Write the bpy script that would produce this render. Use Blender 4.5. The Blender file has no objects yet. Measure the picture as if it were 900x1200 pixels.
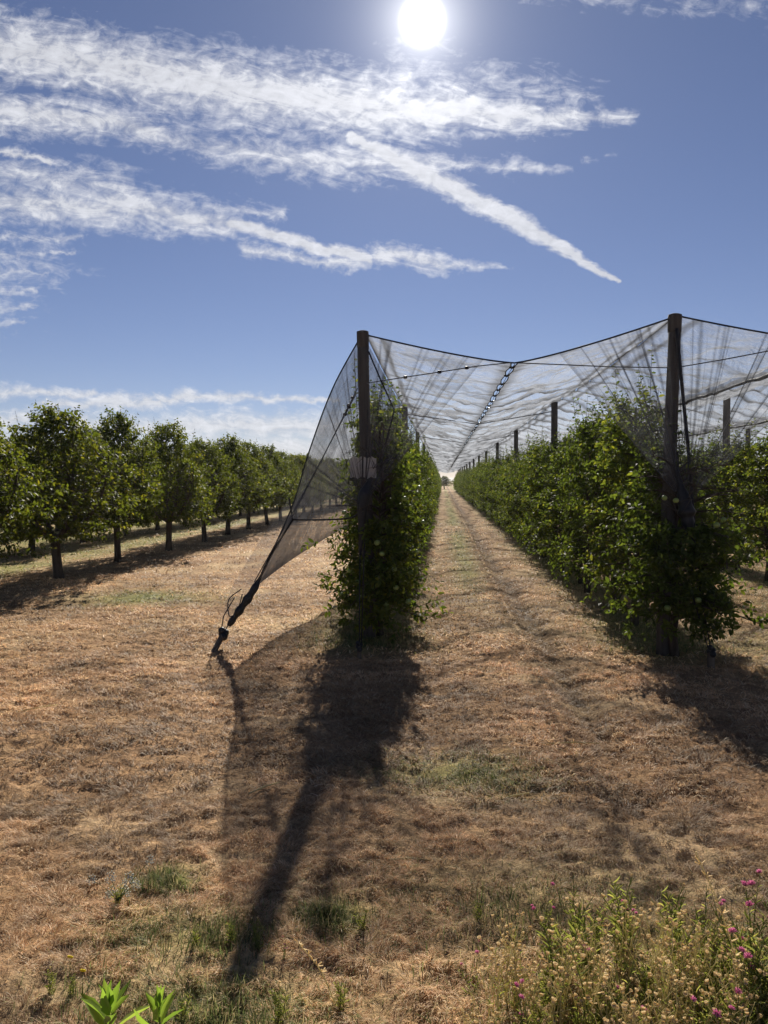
import bpy, math, random
import numpy as np
from mathutils import Vector, Matrix
random.seed(7)
sc = bpy.context.scene
COL = sc.collection
PI = math.pi
CH = 1.75                      # eye height
# ------------------------------------------------------------------ camera
F = 900.0
th = math.atan(37/F); ps = math.atan(69/F*math.cos(th))
fw = Vector((-math.sin(ps)*math.cos(th), math.cos(ps)*math.cos(th), -math.sin(th)))
rt = Vector((math.cos(ps), math.sin(ps), 0)); up = rt.cross(fw)
cam_d = bpy.data.cameras.new('camera'); cam = bpy.data.objects.new('camera', cam_d); COL.objects.link(cam)
cam_d.sensor_fit = 'VERTICAL'; cam_d.sensor_height = 36; cam_d.lens = 27; cam_d.clip_start = .05; cam_d.clip_end = 6000
cam.matrix_world = Matrix(((rt.x, up.x, -fw.x, 0), (rt.y, up.y, -fw.y, 0), (rt.z, up.z, -fw.z, CH), (0, 0, 0, 1)))
sc.camera = cam
def ray(px, py): return fw*F + rt*(px-450) + up*(600-py)
def at(px, py, Y):                       # world point seen at a photo pixel, at distance Y down the lane
    d = ray(px, py); k = Y/d.y
    return Vector((d.x*k, Y, CH+d.z*k))
def gd(px, py):                          # point on the ground seen at a photo pixel
    d = ray(px, py); k = -CH/d.z
    return Vector((d.x*k, d.y*k, 0))
sun_dir = ray(495, 25).normalized()
sun_el = math.asin(sun_dir.z); sun_az = math.atan2(sun_dir.x, sun_dir.y)

# ------------------------------------------------------------------ noise
def _h(ix, iy, s):
    n = (ix.astype(np.int64)*374761393 + iy.astype(np.int64)*668265263 + s*1442695041) & 0x7fffffff
    n = ((n ^ (n >> 13))*1274126177) & 0x7fffffff
    n = n ^ (n >> 16)
    return (n & 0xffff)/65535.0
def vn(x, y, s=0):
    x = np.asarray(x, float); y = np.asarray(y, float)
    ix = np.floor(x); iy = np.floor(y); fx = x-ix; fy = y-iy
    fx = fx*fx*(3-2*fx); fy = fy*fy*(3-2*fy)
    a = _h(ix, iy, s); b = _h(ix+1, iy, s); c = _h(ix, iy+1, s); d = _h(ix+1, iy+1, s)
    return (a*(1-fx)+b*fx)*(1-fy) + (c*(1-fx)+d*fx)*fy
def fbm(x, y, s=0, o=4):
    r = 0; a = .5; t = 0
    for i in range(o):
        r = r + a*vn(np.asarray(x)*2**i+i*17.3, np.asarray(y)*2**i-i*9.1, s+i); t += a; a *= .55
    return r/t
def sst(a, b, x):
    t = np.clip((x-a)/(b-a), 0, 1); return t*t*(3-2*t)
def gz(x, y):                            # ground height
    x = np.asarray(x, float); y = np.asarray(y, float)
    d = np.hypot(x, y); f = 1-sst(12, 30, d)
    z = (fbm(x*.5, y*.5, 3, 3)-.5)*.10*(.4+.6*f)
    z = z + (fbm(x*4+fbm(x*2, y*2, 31)*2, y*6, 5, 3)-.5)*.042*f
    z = z + (fbm(x*17, y*19, 7, 3)-.5)*.042*(1-sst(8, 16, d))*(.35+fbm(x*1.1, y*1.3, 8, 2))
    z = z + (np.abs(vn(x*13, y*17, 9)-.5)*-.03 + (vn(x*34, y*38, 12)-.5)*.014)*(1-sst(6, 11, d))
    w = .03*np.sin(y*.21)
    rut = np.exp(-((x-1.08-w)/.13)**2)+.5*np.exp(-((x+.10-w)/.15)**2)
    z = z - rut*.075*sst(3.2, 6.5, y)*(1-.5*sst(40, 80, y))
    return z

# ------------------------------------------------------------------ mesh building
class MB:
    def __init__(s): s.v = []; s.t = []; s.q = []; s.a = []; s.n = 0
    def add(s, v, t=None, q=None, a=None):
        v = np.asarray(v, float).reshape(-1, 3)
        if t is not None and len(t): s.t.append(np.asarray(t, np.int64).reshape(-1, 3)+s.n)
        if q is not None and len(q): s.q.append(np.asarray(q, np.int64).reshape(-1, 4)+s.n)
        a = np.zeros(len(v)) if a is None else np.broadcast_to(np.asarray(a, float), (len(v),))
        s.v.append(v); s.a.append(a); s.n += len(v)
    def tube(s, pts, rad, sides=6, a=0, cap=True):
        pts = np.array([tuple(p) for p in pts], float); n = len(pts)
        rad = np.broadcast_to(np.asarray(rad, float), (n,))
        tan = np.gradient(pts, axis=0); tan /= np.linalg.norm(tan, axis=1)[:, None]+1e-9
        ref = np.array([0, 0, 1.]) if abs(tan[:, 2]).mean() < .8 else np.array([1., 0, 0])
        u = np.cross(tan, ref); u /= np.linalg.norm(u, axis=1)[:, None]+1e-9
        w = np.cross(tan, u)
        an = np.arange(sides)/sides*2*PI
        v = pts[:, None]+(u[:, None]*np.cos(an)[None, :, None]+w[:, None]*np.sin(an)[None, :, None])*rad[:, None, None]
        i = np.arange(n-1)[:, None]*sides; j = np.arange(sides)[None]; k = (j+1) % sides
        q = np.stack([i+j, i+k, i+sides+k, i+sides+j], -1).reshape(-1, 4)
        v = v.reshape(-1, 3); t = []
        if cap:
            v = np.vstack([v, pts[0], pts[-1]]); c0 = n*sides
            for jj in range(sides):
                t.append((c0, (jj+1) % sides, jj)); t.append((c0+1, (n-1)*sides+jj, (n-1)*sides+(jj+1) % sides))
        s.add(v, t, q, a)
    def box(s, c, h, R=None, a=0):
        v = np.array([(x, y, z) for z in (-1, 1) for y in (-1, 1) for x in (-1, 1)], float)*np.array(h)
        if R is not None: v = v@np.array(R).T
        s.add(v+np.array(c), None, [(0, 2, 3, 1), (4, 5, 7, 6), (0, 1, 5, 4), (2, 6, 7, 3), (0, 4, 6, 2), (1, 3, 7, 5)], a)
    def ball(s, c, r, n=8, m=6, a=0, sq=(1, 1, 1), dim=0):
        v = []
        for i in range(m+1):
            t = PI*i/m
            for j in range(n):
                p = 2*PI*j/n
                rr = 1-dim*max(0, abs(math.cos(t))-.75)*2
                v.append((c[0]+r*sq[0]*math.sin(t)*math.cos(p), c[1]+r*sq[1]*math.sin(t)*math.sin(p), c[2]+r*sq[2]*math.cos(t)*rr))
        q = [(i*n+j, (i+1)*n+j, (i+1)*n+(j+1) % n, i*n+(j+1) % n) for i in range(m) for j in range(n)]
        s.add(v, None, q, a)
    def grid(s, V, a=0):                 # V: (n,m,3)
        n, m = V.shape[:2]
        i = np.arange(n-1)[:, None]*m; j = np.arange(m-1)[None]
        q = np.stack([i+j, i+j+1, i+m+j+1, i+m+j], -1).reshape(-1, 4)
        s.add(V.reshape(-1, 3), None, q, np.asarray(a).reshape(-1) if np.ndim(a) else a)
    def mesh(s, name, mat, smooth=True):
        me = bpy.data.meshes.new(name); v = np.concatenate(s.v)
        t = np.concatenate(s.t) if s.t else np.zeros((0, 3), np.int64)
        q = np.concatenate(s.q) if s.q else np.zeros((0, 4), np.int64)
        me.vertices.add(len(v)); me.vertices.foreach_set('co', v.astype(np.float32).ravel())
        nl = len(t)*3+len(q)*4
        me.loops.add(nl); me.loops.foreach_set('vertex_index', np.concatenate([t.ravel(), q.ravel()]).astype(np.int32))
        me.polygons.add(len(t)+len(q))
        me.polygons.foreach_set('loop_start', np.concatenate([np.arange(len(t))*3, len(t)*3+np.arange(len(q))*4]).astype(np.int32))
        me.polygons.foreach_set('loop_total', np.concatenate([np.full(len(t), 3), np.full(len(q), 4)]).astype(np.int32))
        me.update(calc_edges=True)
        if smooth: me.polygons.foreach_set('use_smooth', np.ones(len(t)+len(q), bool))
        at_ = me.attributes.new('rnd', 'FLOAT', 'POINT'); at_.data.foreach_set('value', np.concatenate(s.a).astype(np.float32))
        if mat: me.materials.append(mat)
        return me
    def build(s, name, mat, parent=None, smooth=True):
        return link(name, s.mesh(name, mat, smooth), parent)
def link(name, data, parent=None):
    o = bpy.data.objects.new(name, data); COL.objects.link(o)
    if parent: o.parent = parent
    return o
def tag(o, label=None, cat=None, group=None, kind=None):
    if label: o['label'] = label
    if cat: o['category'] = cat
    if group: o['group'] = group
    if kind: o['kind'] = kind
    return o
def empty(name, loc=(0, 0, 0), rz=0):
    o = bpy.data.objects.new(name, None); o.location = loc; o.rotation_euler = (0, 0, rz); o.empty_display_size = .2
    COL.objects.link(o); return o
def copy_tree(o, parent=None):
    c = o.copy(); COL.objects.link(c); c.parent = parent
    for ch in o.children: copy_tree(ch, c)
    return c

# ------------------------------------------------------------------ materials
class NT:
    def __init__(s, tree): s.t = tree; tree.nodes.clear()
    def n(s, typ, **kw):
        nd = s.t.nodes.new(typ)
        for k, v in kw.items(): setattr(nd, k, v)
        return nd
    def put(s, sock, v):
        if v is None: return
        if hasattr(v, 'is_output') or hasattr(v, 'links'): s.t.links.new(v, sock)
        else: sock.default_value = v
    def m(s, op, a, b=None, c=None, clamp=False):
        nd = s.n('ShaderNodeMath', operation=op, use_clamp=clamp)
        s.put(nd.inputs[0], a); s.put(nd.inputs[1], b); s.put(nd.inputs[2], c)
        return nd.outputs[0]
    def vm(s, op, a, b=None, c=None, scale=None, out=0):
        nd = s.n('ShaderNodeVectorMath', operation=op)
        s.put(nd.inputs[0], a); s.put(nd.inputs[1], b); s.put(nd.inputs[2], c)
        if scale is not None: s.put(nd.inputs[3], scale)
        return nd.outputs[out]
    def noise(s, vec, scale, detail=4, rough=.55, dist=0, col=False):
        nd = s.n('ShaderNodeTexNoise'); s.put(nd.inputs['Vector'], vec)
        nd.inputs['Scale'].default_value = scale; nd.inputs['Detail'].default_value = detail
        nd.inputs['Roughness'].default_value = rough; nd.inputs['Distortion'].default_value = dist
        return nd.outputs['Color' if col else 'Fac']
    def ramp(s, fac, stops):
        nd = s.n('ShaderNodeValToRGB'); e = nd.color_ramp.elements
        while len(e) < len(stops): e.new(.5)
        for el, (p, c) in zip(e, stops): el.position = p; el.color = (*c, 1)
        s.put(nd.inputs[0], fac); return nd.outputs[0]
    def mix(s, fac, a, b, typ='MIX'):
        nd = s.n('ShaderNodeMix', data_type='RGBA', blend_type=typ)
        s.put(nd.inputs[0], fac); s.put(nd.inputs[6], a); s.put(nd.inputs[7], b); return nd.outputs[2]
    def mr(s, v, a, b, c, d, smooth=False):
        nd = s.n('ShaderNodeMapRange'); nd.interpolation_type = 'SMOOTHSTEP' if smooth else 'LINEAR'
        for i, x in enumerate((v, a, b, c, d)): s.put(nd.inputs[i], x)
        return nd.outputs[0]
def C4(c): return (*c, 1)
def new_mat(name):
    m = bpy.data.materials.new(name); m.use_nodes = True
    t = NT(m.node_tree); out = t.n('ShaderNodeOutputMaterial'); return m, t, out
def leaf_mat(name, dark, mid, palest, trans, tw=.45, rough=.42, spec=.45):
    m, t, out = new_mat(name)
    r = t.n('ShaderNodeAttribute', attribute_name='rnd').outputs['Fac']
    oi = t.n('ShaderNodeObjectInfo').outputs['Random']
    f = t.m('ADD', r, t.m('MULTIPLY', t.m('SUBTRACT', oi, .5), .25), clamp=True)
    col = t.ramp(f, [(0, dark), (.55, mid), (1, palest)])  # tone varies at random by leaf and by object
    bs = t.n('ShaderNodeBsdfPrincipled'); t.put(bs.inputs['Base Color'], col)
    bs.inputs['Roughness'].default_value = rough; bs.inputs['Specular IOR Level'].default_value = spec
    tr = t.n('ShaderNodeBsdfTranslucent'); t.put(tr.inputs['Color'], t.mix(1.0, col, C4(trans), 'MULTIPLY'))
    mx = t.n('ShaderNodeMixShader'); mx.inputs[0].default_value = tw
    t.put(mx.inputs[1], bs.outputs[0]); t.put(mx.inputs[2], tr.outputs[0]); t.put(out.inputs[0], mx.outputs[0])
    return m
def plain_mat(name, c1, c2, scale=8, rough=.8, spec=.3, stretch=(1, 1, 1), bump=.2, coord='Object'):
    m, t, out = new_mat(name)
    co = t.n('ShaderNodeTexCoord').outputs[coord]
    v = t.vm('MULTIPLY', co, stretch)
    nz = t.noise(v, scale, 5, .6)
    bs = t.n('ShaderNodeBsdfPrincipled'); t.put(bs.inputs['Base Color'], t.ramp(nz, [(.3, c1), (.7, c2)]))
    bs.inputs['Roughness'].default_value = rough; bs.inputs['Specular IOR Level'].default_value = spec
    b = t.n('ShaderNodeBump'); b.inputs['Strength'].default_value = bump; b.inputs['Distance'].default_value = .02
    t.put(b.inputs['Height'], nz); t.put(bs.inputs['Normal'], b.outputs[0]); t.put(out.inputs[0], bs.outputs[0])
    return m
M_apple = leaf_mat('apple_leaf', (.022, .040, .014), (.046, .078, .022), (.11, .135, .03), (4.0, 3.2, 1.1), .50, .55, .2)
M_pear = leaf_mat('pear_leaf', (.018, .032, .009), (.040, .060, .014), (.095, .105, .02), (3.8, 3.0, .9), .48, .58, .18)
M_weed = leaf_mat('weed_leaf', (.12, .15, .045), (.21, .235, .075), (.34, .33, .12), (1.9, 1.8, 1.0), .4, .6, .2)
M_shoot = leaf_mat('shoot_leaf', (.11, .17, .03), (.19, .27, .05), (.28, .35, .08), (1.6, 1.7, .9), .5, .35)
M_bark = plain_mat('bark', (.035, .028, .022), (.10, .082, .065), 14, .9, .1, (1, 1, .25), .6)
M_twig = plain_mat('twig', (.05, .04, .02), (.11, .09, .05), 20, .8, .1)
M_post = plain_mat('post_timber', (.045, .041, .038), (.115, .105, .095), 16, .85, .15, (1, 1, .07), .5)
M_black = plain_mat('black_plastic', (.010, .011, .013), (.022, .023, .026), 30, .5, .3)
M_wire = plain_mat('wire', (.045, .05, .06), (.09, .095, .10), 30, .5, .5)
M_white = plain_mat('white_card', (.55, .54, .52), (.72, .71, .70), 6, .6, .3, (1, 1, 1), .1)
M_fruit = plain_mat('green_apple', (.16, .23, .05), (.27, .34, .09), 5, .35, .5)
M_pink = leaf_mat('pink_petal', (.80, .34, .52), (.84, .42, .60), (.88, .5, .66), (1.1, 1.1, 1.1), .5, .8, .1)
M_seed = leaf_mat('dry_head', (.80, .66, .42), (.85, .74, .5), (.85, .74, .5), (1.15, 1.12, 1.05), .5, .8, .1)
M_cream = plain_mat('cream_petal', (.62, .60, .44), (.78, .77, .64), 60, .9, .1)
M_yel = plain_mat('yellow_petal', (.75, .55, .03), (.85, .68, .05), 60, .9, .1)
M_straw = leaf_mat('straw', (.62, .54, .31), (.66, .58, .36), (.7, .6, .4), (1.1, 1.1, 1), .4, .8, .1)
M_stake = plain_mat('stake_wood', (.08, .06, .045), (.18, .14, .10), 20, .9, .1, (1, 1, .2), .5)

def net_mat(name, thread, tau, trw):
    # woven net: threads block 1-exp(-tau/cos) of what passes, more where it is bunched ('rnd') or seen along its plane
    m, t, out = new_mat(name)
    g = t.n('ShaderNodeNewGeometry')
    cs = t.m('MAXIMUM', t.m('ABSOLUTE', t.vm('DOT_PRODUCT', g.outputs['True Normal'], g.outputs['Incoming'], out=1)), .12)
    den = t.n('ShaderNodeAttribute', attribute_name='rnd').outputs['Fac']
    pos = g.outputs['Position']
    nz = t.noise(t.vm('MULTIPLY', pos, (1, .8, 1)), 5.5, 5, .65, .6)
    ta = t.m('MULTIPLY', t.m('MULTIPLY', den, tau), t.mr(nz, .3, .7, .65, 1.45))
    al = t.m('SUBTRACT', 1.0, t.m('EXPONENT', t.m('MULTIPLY', t.m('DIVIDE', ta, cs), -1.0)), clamp=True)
    b = t.n('ShaderNodeBump'); b.inputs['Strength'].default_value = .9; b.inputs['Distance'].default_value = .06
    t.put(b.inputs['Height'], t.noise(t.vm('MULTIPLY', pos, (1, .55, 1)), 7, 4, .6, .9))
    df = t.n('ShaderNodeBsdfDiffuse'); t.put(df.inputs['Color'], C4(thread)); t.put(df.inputs['Normal'], b.outputs[0])
    lay = t.m('POWER', t.m('MAXIMUM', den, 1.0), -.9)
    tl = t.n('ShaderNodeBsdfTranslucent'); t.put(tl.inputs['Color'], t.vm('SCALE', tuple(x*1.15 for x in thread), scale=lay)); t.put(tl.inputs['Normal'], b.outputs[0])
    mx = t.n('ShaderNodeMixShader'); mx.inputs[0].default_value = trw
    t.put(mx.inputs[1], df.outputs[0]); t.put(mx.inputs[2], tl.outputs[0])
    tp = t.n('ShaderNodeBsdfTransparent')
    m2 = t.n('ShaderNodeMixShader'); t.put(m2.inputs[0], al); t.put(m2.inputs[1], tp.outputs[0]); t.put(m2.inputs[2], mx.outputs[0])
    t.put(out.inputs[0], m2.outputs[0])
    return m
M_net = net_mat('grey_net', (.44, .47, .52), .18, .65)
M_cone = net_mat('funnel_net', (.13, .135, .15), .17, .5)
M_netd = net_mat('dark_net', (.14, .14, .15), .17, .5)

# ------------------------------------------------------------------ ground colours
TAN = np.array((.49, .31, .165)); STRAW = np.array((.70, .53, .32)); BRN = np.array((.22, .125, .07)); GRN = np.array((.12, .135, .04)); YG = np.array((.34, .33, .10))
def green_amt(x, y):
    w = fbm(x*1.3, y*1.3, 40, 3)
    g = .75*np.exp(-((x-.45)/.30)**2)*sst(9, 16, y)*sst(.35, .6, fbm(x*.8, y*.35, 41, 2)+.12)
    for cx, cy, rx, ry, k in ((.12, 4.6, .42, .32, .75), (-4.35, 11.0, .9, .7, .8), (.35, 3.15, .8, .4, .35), (-.42, 3.05, .16, .14, .9), (-1.02, 2.85, .3, .2, .6), (1.0, 2.6, .8, .6, .55), (-.75, 2.45, .45, .2, .7), (-1.2, 3.25, .12, .1, .9)):
        g = np.maximum(g, k*np.exp(-((x-cx)/rx)**2-((y-cy)/ry)**2))
    g = np.maximum(g, .75*sst(7.6, 8.3, -x)*sst(.3, .6, w+.15)*(1-.6*np.exp(-((x+10)/.8)**2)))
    for rx in (-.84, 2.36, 5.66, 8.93): g = np.maximum(g, .65*np.exp(-((x-rx)/.55)**2)*sst(7.2, 8.3, y)*sst(.35, .6, w+.1))
    g = np.maximum(g, .45*sst(2.6, 3.2, x)*sst(4, 6, y)*w)
    return np.clip(g*(.55+.9*w), 0, 1)
def ground_rgb(x, y):
    a = fbm(x*.9, y*1.1, 50, 4)[:, None]; b = fbm(x*7, y*9, 51, 3)[:, None]
    c = TAN*(1-b)+BRN*b
    c = c*(1-.5*sst(.45, .75, a))+STRAW*.5*sst(.45, .75, a)
    g = green_amt(x, y)[:, None]
    yg = YG*(1-b)+GRN*b
    c = c*(1-g)+yg*g
    rut = (np.exp(-((x-1.08-.03*np.sin(y*.21))/.15)**2)*sst(3.5, 8, y))[:, None]
    return c*(1-.5*rut)  # shadow in the right wheel rut put into the ground colour
# ground sheet: fine grid near the camera, growing steps to the horizon
def axis(c0, c1, step, far0, far1, g=1.13):
    m = list(np.arange(c0, c1, step)); s = step; p = m[-1]
    while p < far1: s *= g; p += s; m.append(p)
    s = step; p = c0; lo = []
    while p > far0: s *= g; p -= s; lo.append(p)
    return np.array(lo[::-1]+m)
gx = axis(-3.6, 3.4, .026, -2500, 2500, 1.06); gy = axis(1.7, 9.5, .026, -60, 3500, 1.05)
X, Y = np.meshgrid(gx, gy, indexing='ij'); Z = gz(X, Y)
g = MB(); g.grid(np.stack([X, Y, Z], -1))
m, t, out = new_mat('dry_grass_ground')
va = t.n('ShaderNodeAttribute', attribute_name='col').outputs['Color']
pos = t.n('ShaderNodeNewGeometry').outputs['Position']
n1 = t.noise(pos, 26, 6, .7); n2 = t.noise(t.vm('MULTIPLY', pos, (1, .6, 1)), 2.2, 5, .65)
c = t.mix(1.0, va, t.ramp(n1, [(.30, (.45, .42, .38)), (.5, (.9, .9, .88)), (.70, (1.5, 1.45, 1.4))]), 'MULTIPLY')
c = t.mix(1.0, c, t.ramp(n2, [(.35, (.75, .74, .72)), (.65, (1.15, 1.15, 1.12))]), 'MULTIPLY')
bs = t.n('ShaderNodeBsdfPrincipled'); t.put(bs.inputs['Base Color'], c); bs.inputs['Roughness'].default_value = .95; bs.inputs['Specular IOR Level'].default_value = .1
b = t.n('ShaderNodeBump'); b.inputs['Strength'].default_value = 1; b.inputs['Distance'].default_value = .03
t.put(b.inputs['Height'], n1); t.put(bs.inputs['Normal'], b.outputs[0]); t.put(out.inputs[0], bs.outputs[0])
gr = g.build('ground', m); tag(gr, 'dry brown mown grass ground of the orchard headland and lane', 'ground', None, 'structure')
rgb = ground_rgb(X.ravel(), Y.ravel())
ca = gr.data.color_attributes.new('col', 'FLOAT_COLOR', 'POINT')
ca.data.foreach_set('color', np.hstack([rgb, np.ones((len(rgb), 1))]).astype(np.float32).ravel())

# ------------------------------------------------------------------ grass blades (stuff)
rs = np.random.RandomState(11)
def blades(name, x, y, L, W, lean, hcol, kindlabel, mat, base_up=0):
    n = len(x); z = gz(x, y)-.004
    az = fbm(x*5, y*5, 33, 2)*16+rs.randn(n)*.9; el = lean+(rs.rand(n)-.5)*.7; el = np.clip(el, .02, 1.45)
    d = np.stack([np.cos(az)*np.cos(el), np.sin(az)*np.cos(el), np.sin(el)], -1)
    sd = np.stack([-np.sin(az), np.cos(az), (rs.rand(n)-.5)*.8], -1)
    p = np.stack([x, y, z], -1)
    m_ = p+d*L[:, None]*.55; m_[:, 2] += L*.06
    e = p+d*L[:, None]; e[:, 2] -= L*.18*np.cos(el)
    V = np.stack([p-sd*W[:, None], p+sd*W[:, None], m_+sd*W[:, None]*.8, m_-sd*W[:, None]*.8, e], 1).reshape(-1, 3)
    i = np.arange(n)[:, None]*5
    b = MB(); b.add(V, np.concatenate([i+3, i+2, i+4], 1), np.concatenate([i, i+1, i+2, i+3], 1))
    o = b.build(name, mat, None, False)
    ca = o.data.color_attributes.new('col', 'FLOAT_COLOR', 'POINT')
    ca.data.foreach_set('color', np.repeat(np.hstack([hcol, np.ones((n, 1))]), 5, 0).astype(np.float32).ravel())
    return tag(o, kindlabel, 'grass', None, 'stuff')
m, t, out = new_mat('grass_blade')
va = t.n('ShaderNodeAttribute', attribute_name='col').outputs['Color']
df = t.n('ShaderNodeBsdfPrincipled'); t.put(df.inputs['Base Color'], va); df.inputs['Roughness'].default_value = .6; df.inputs['Specular IOR Level'].default_value = .25
tl = t.n('ShaderNodeBsdfTranslucent'); t.put(tl.inputs['Color'], va)
mx = t.n('ShaderNodeMixShader'); mx.inputs[0].default_value = .5; t.put(mx.inputs[1], df.outputs[0]); t.put(mx.inputs[2], tl.outputs[0]); t.put(out.inputs[0], mx.outputs[0])
M_blade = m
def field(n, y0, y1, clump=1.):
    y = np.sqrt(rs.rand(n*3)*(y1*y1-y0*y0)+y0*y0); x = (rs.rand(n*3)*1.16-.63)*y
    k = rs.rand(n*3) < np.clip((fbm(x*5, y*6, 60, 3)-.3)*2.6*clump+(1-clump), .08, 1)
    return x[k][:n], y[k][:n]
xs, ys, Ls, Ws = [], [], [], []
for n, y0, y1, L, W in ((250000, 1.9, 4.2, .046, .0009), (170000, 4.2, 7.5, .058, .0018), (110000, 7.5, 14, .07, .0032), (60000, 14, 34, .09, .008)):
    x, y = field(n, y0, y1); xs.append(x); ys.append(y)
    Ls.append(L*(.5+rs.rand(len(x))*.9)); Ws.append(W*(.6+rs.rand(len(x))*.8))
x = np.concatenate(xs); y = np.concatenate(ys); L = np.concatenate(Ls); W = np.concatenate(Ws)
r = rs.rand(len(x))[:, None]; g_ = green_amt(x, y); isg = (rs.rand(len(x)) < g_)[:, None]
dry = np.where(r < .45, TAN*1.05, np.where(r < .82, STRAW, np.where(r < .93, BRN, np.array((.84, .72, .52)))))*(.7+.5*rs.rand(len(x), 1))
tint = fbm(x*1.2, y*1.4, 50, 4)[:, None]
dry = dry*(1+.14*np.exp(-((x-.7)/1.0)**2)*sst(4.5, 8, y))[:, None]
dry = dry*(.62+.78*sst(.3, .7, tint))*np.array((1.03, 1, .97))*(1-.55*np.exp(-((x-1.08-.03*np.sin(y*.21))/.13)**2)*sst(3.2, 6, y))[:, None]  # blades darkened along the rut too, its shadow put into their colour
gc = np.where(r < .5, GRN*1.3, YG)*(.7+.5*rs.rand(len(x), 1))
blades('dry_grass', x, y, L*np.where(isg[:, 0], 1.1, 1), W, .35, np.where(isg, gc, dry), 'brown cut dry grass stubble and clippings covering the ground', M_blade)
# taller green grass: weedy corner lower right, under the rows, around tufts
def spots(n, cx, cy, sx, sy): return cx+rs.randn(n)*sx, cy+rs.randn(n)*sy
P = [spots(9000, 1.0, 2.35, .7, .28), spots(2200, -.42, 3.03, .07, .06), spots(2000, -.98, 2.85, .16, .09), spots(1500, .25, 3.1, .3, .15),
     spots(3000, -.75, 2.4, .3, .12), spots(900, -1.22, 3.2, .06, .05), spots(2500, .12, 4.6, .25, .15)]
for rx in (-.84, 2.36, 5.66):
    yy = 7.9+rs.rand(9000)**1.6*26; P.append((rx+rs.randn(9000)*.34, yy))
x = np.concatenate([p[0] for p in P]); y = np.concatenate([p[1] for p in P])
k = (rs.rand(len(x)) < np.clip((fbm(x*4, y*4, 70, 2)-.3)*3, .1, 1)) & (y > 1.7); x = x[k]; y = y[k]
n = len(x); L = .055*(.4+rs.rand(n))*np.where(y > 7, 1.7, 1)*np.where(y > 4, .8, 1); W = np.where(y > 7, .0028, .0014)*(.7+.6*rs.rand(n))
r = rs.rand(n)[:, None]; gc = np.where(r < .45, np.array((.10, .13, .04)), np.where(r < .75, np.array((.18, .20, .07)), np.array((.40, .32, .16))))*(.7+.5*rs.rand(n, 1))
blades('green_grass', x, y, L, W, 1.0, gc, 'taller green grass growing in the weedy corner and under the tree rows', M_blade)

# ------------------------------------------------------------------ foliage
LEAF = np.array([(0, 0, 0), (-.27, .38, .07), (.27, .38, .07), (0, .42, 0), (-.20, .72, .03), (.20, .72, .03), (0, 1, -.10)])
LT = np.array([(0, 2, 3), (0, 3, 1), (3, 2, 5), (3, 4, 1), (3, 5, 6), (3, 6, 4)])
def unit(v): return v/(np.linalg.norm(v, axis=-1, keepdims=True)+1e-9)
def leaves(mb, p, d, size, rng, val=None, wid=1.0, flat=.9):
    n = len(p); d = unit(d)
    nrm = unit(np.array([0, 0, 1.])+rng.randn(n, 3)*flat); nrm = unit(nrm-d*(nrm*d).sum(-1, keepdims=True))
    s = np.cross(d, nrm)
    V = p[:, None]+size[:, None, None]*(s[:, None]*LEAF[None, :, :1]*wid+d[:, None]*LEAF[None, :, 1:2]+nrm[:, None]*LEAF[None, :, 2:3])
    v = np.clip(rng.beta(2, 2.6, n) if val is None else val, 0, 1)
    mb.add(V.reshape(-1, 3), (np.arange(n)[:, None, None]*7+LT[None]).reshape(-1, 3), None, np.repeat(v, 7))
def shoot_leaves(p0, d, L, k, rng, size, bend=.25):
    """k leaves along each shoot; arrays p0,d (n,3), L (n)"""
    n = len(p0); t = (np.arange(k)[None]+.3+rng.rand(n, k)*.5)/k
    pts = p0[:, None]+d[:, None]*(L[:, None]*t)[:, :, None]
    pts[:, :, 2] += bend*(L[:, None]*t**2)*(rng.rand(n, 1)-.6)
    ph = rng.rand(n, 1)*6+np.arange(k)[None]*2.4
    a = unit(np.cross(d, np.array([.3, .2, 1.]))); b = np.cross(d, a)
    ld = a[:, None]*np.cos(ph)[..., None]+b[:, None]*np.sin(ph)[..., None]+d[:, None]*.55+np.array([0, 0, -.35])+rng.randn(n, k, 3)*.25
    sz = size*(.65+rng.rand(n, k)*.55)*(1-.35*t**3)
    return pts.reshape(-1, 3), ld.reshape(-1, 3), sz.ravel()
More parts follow.
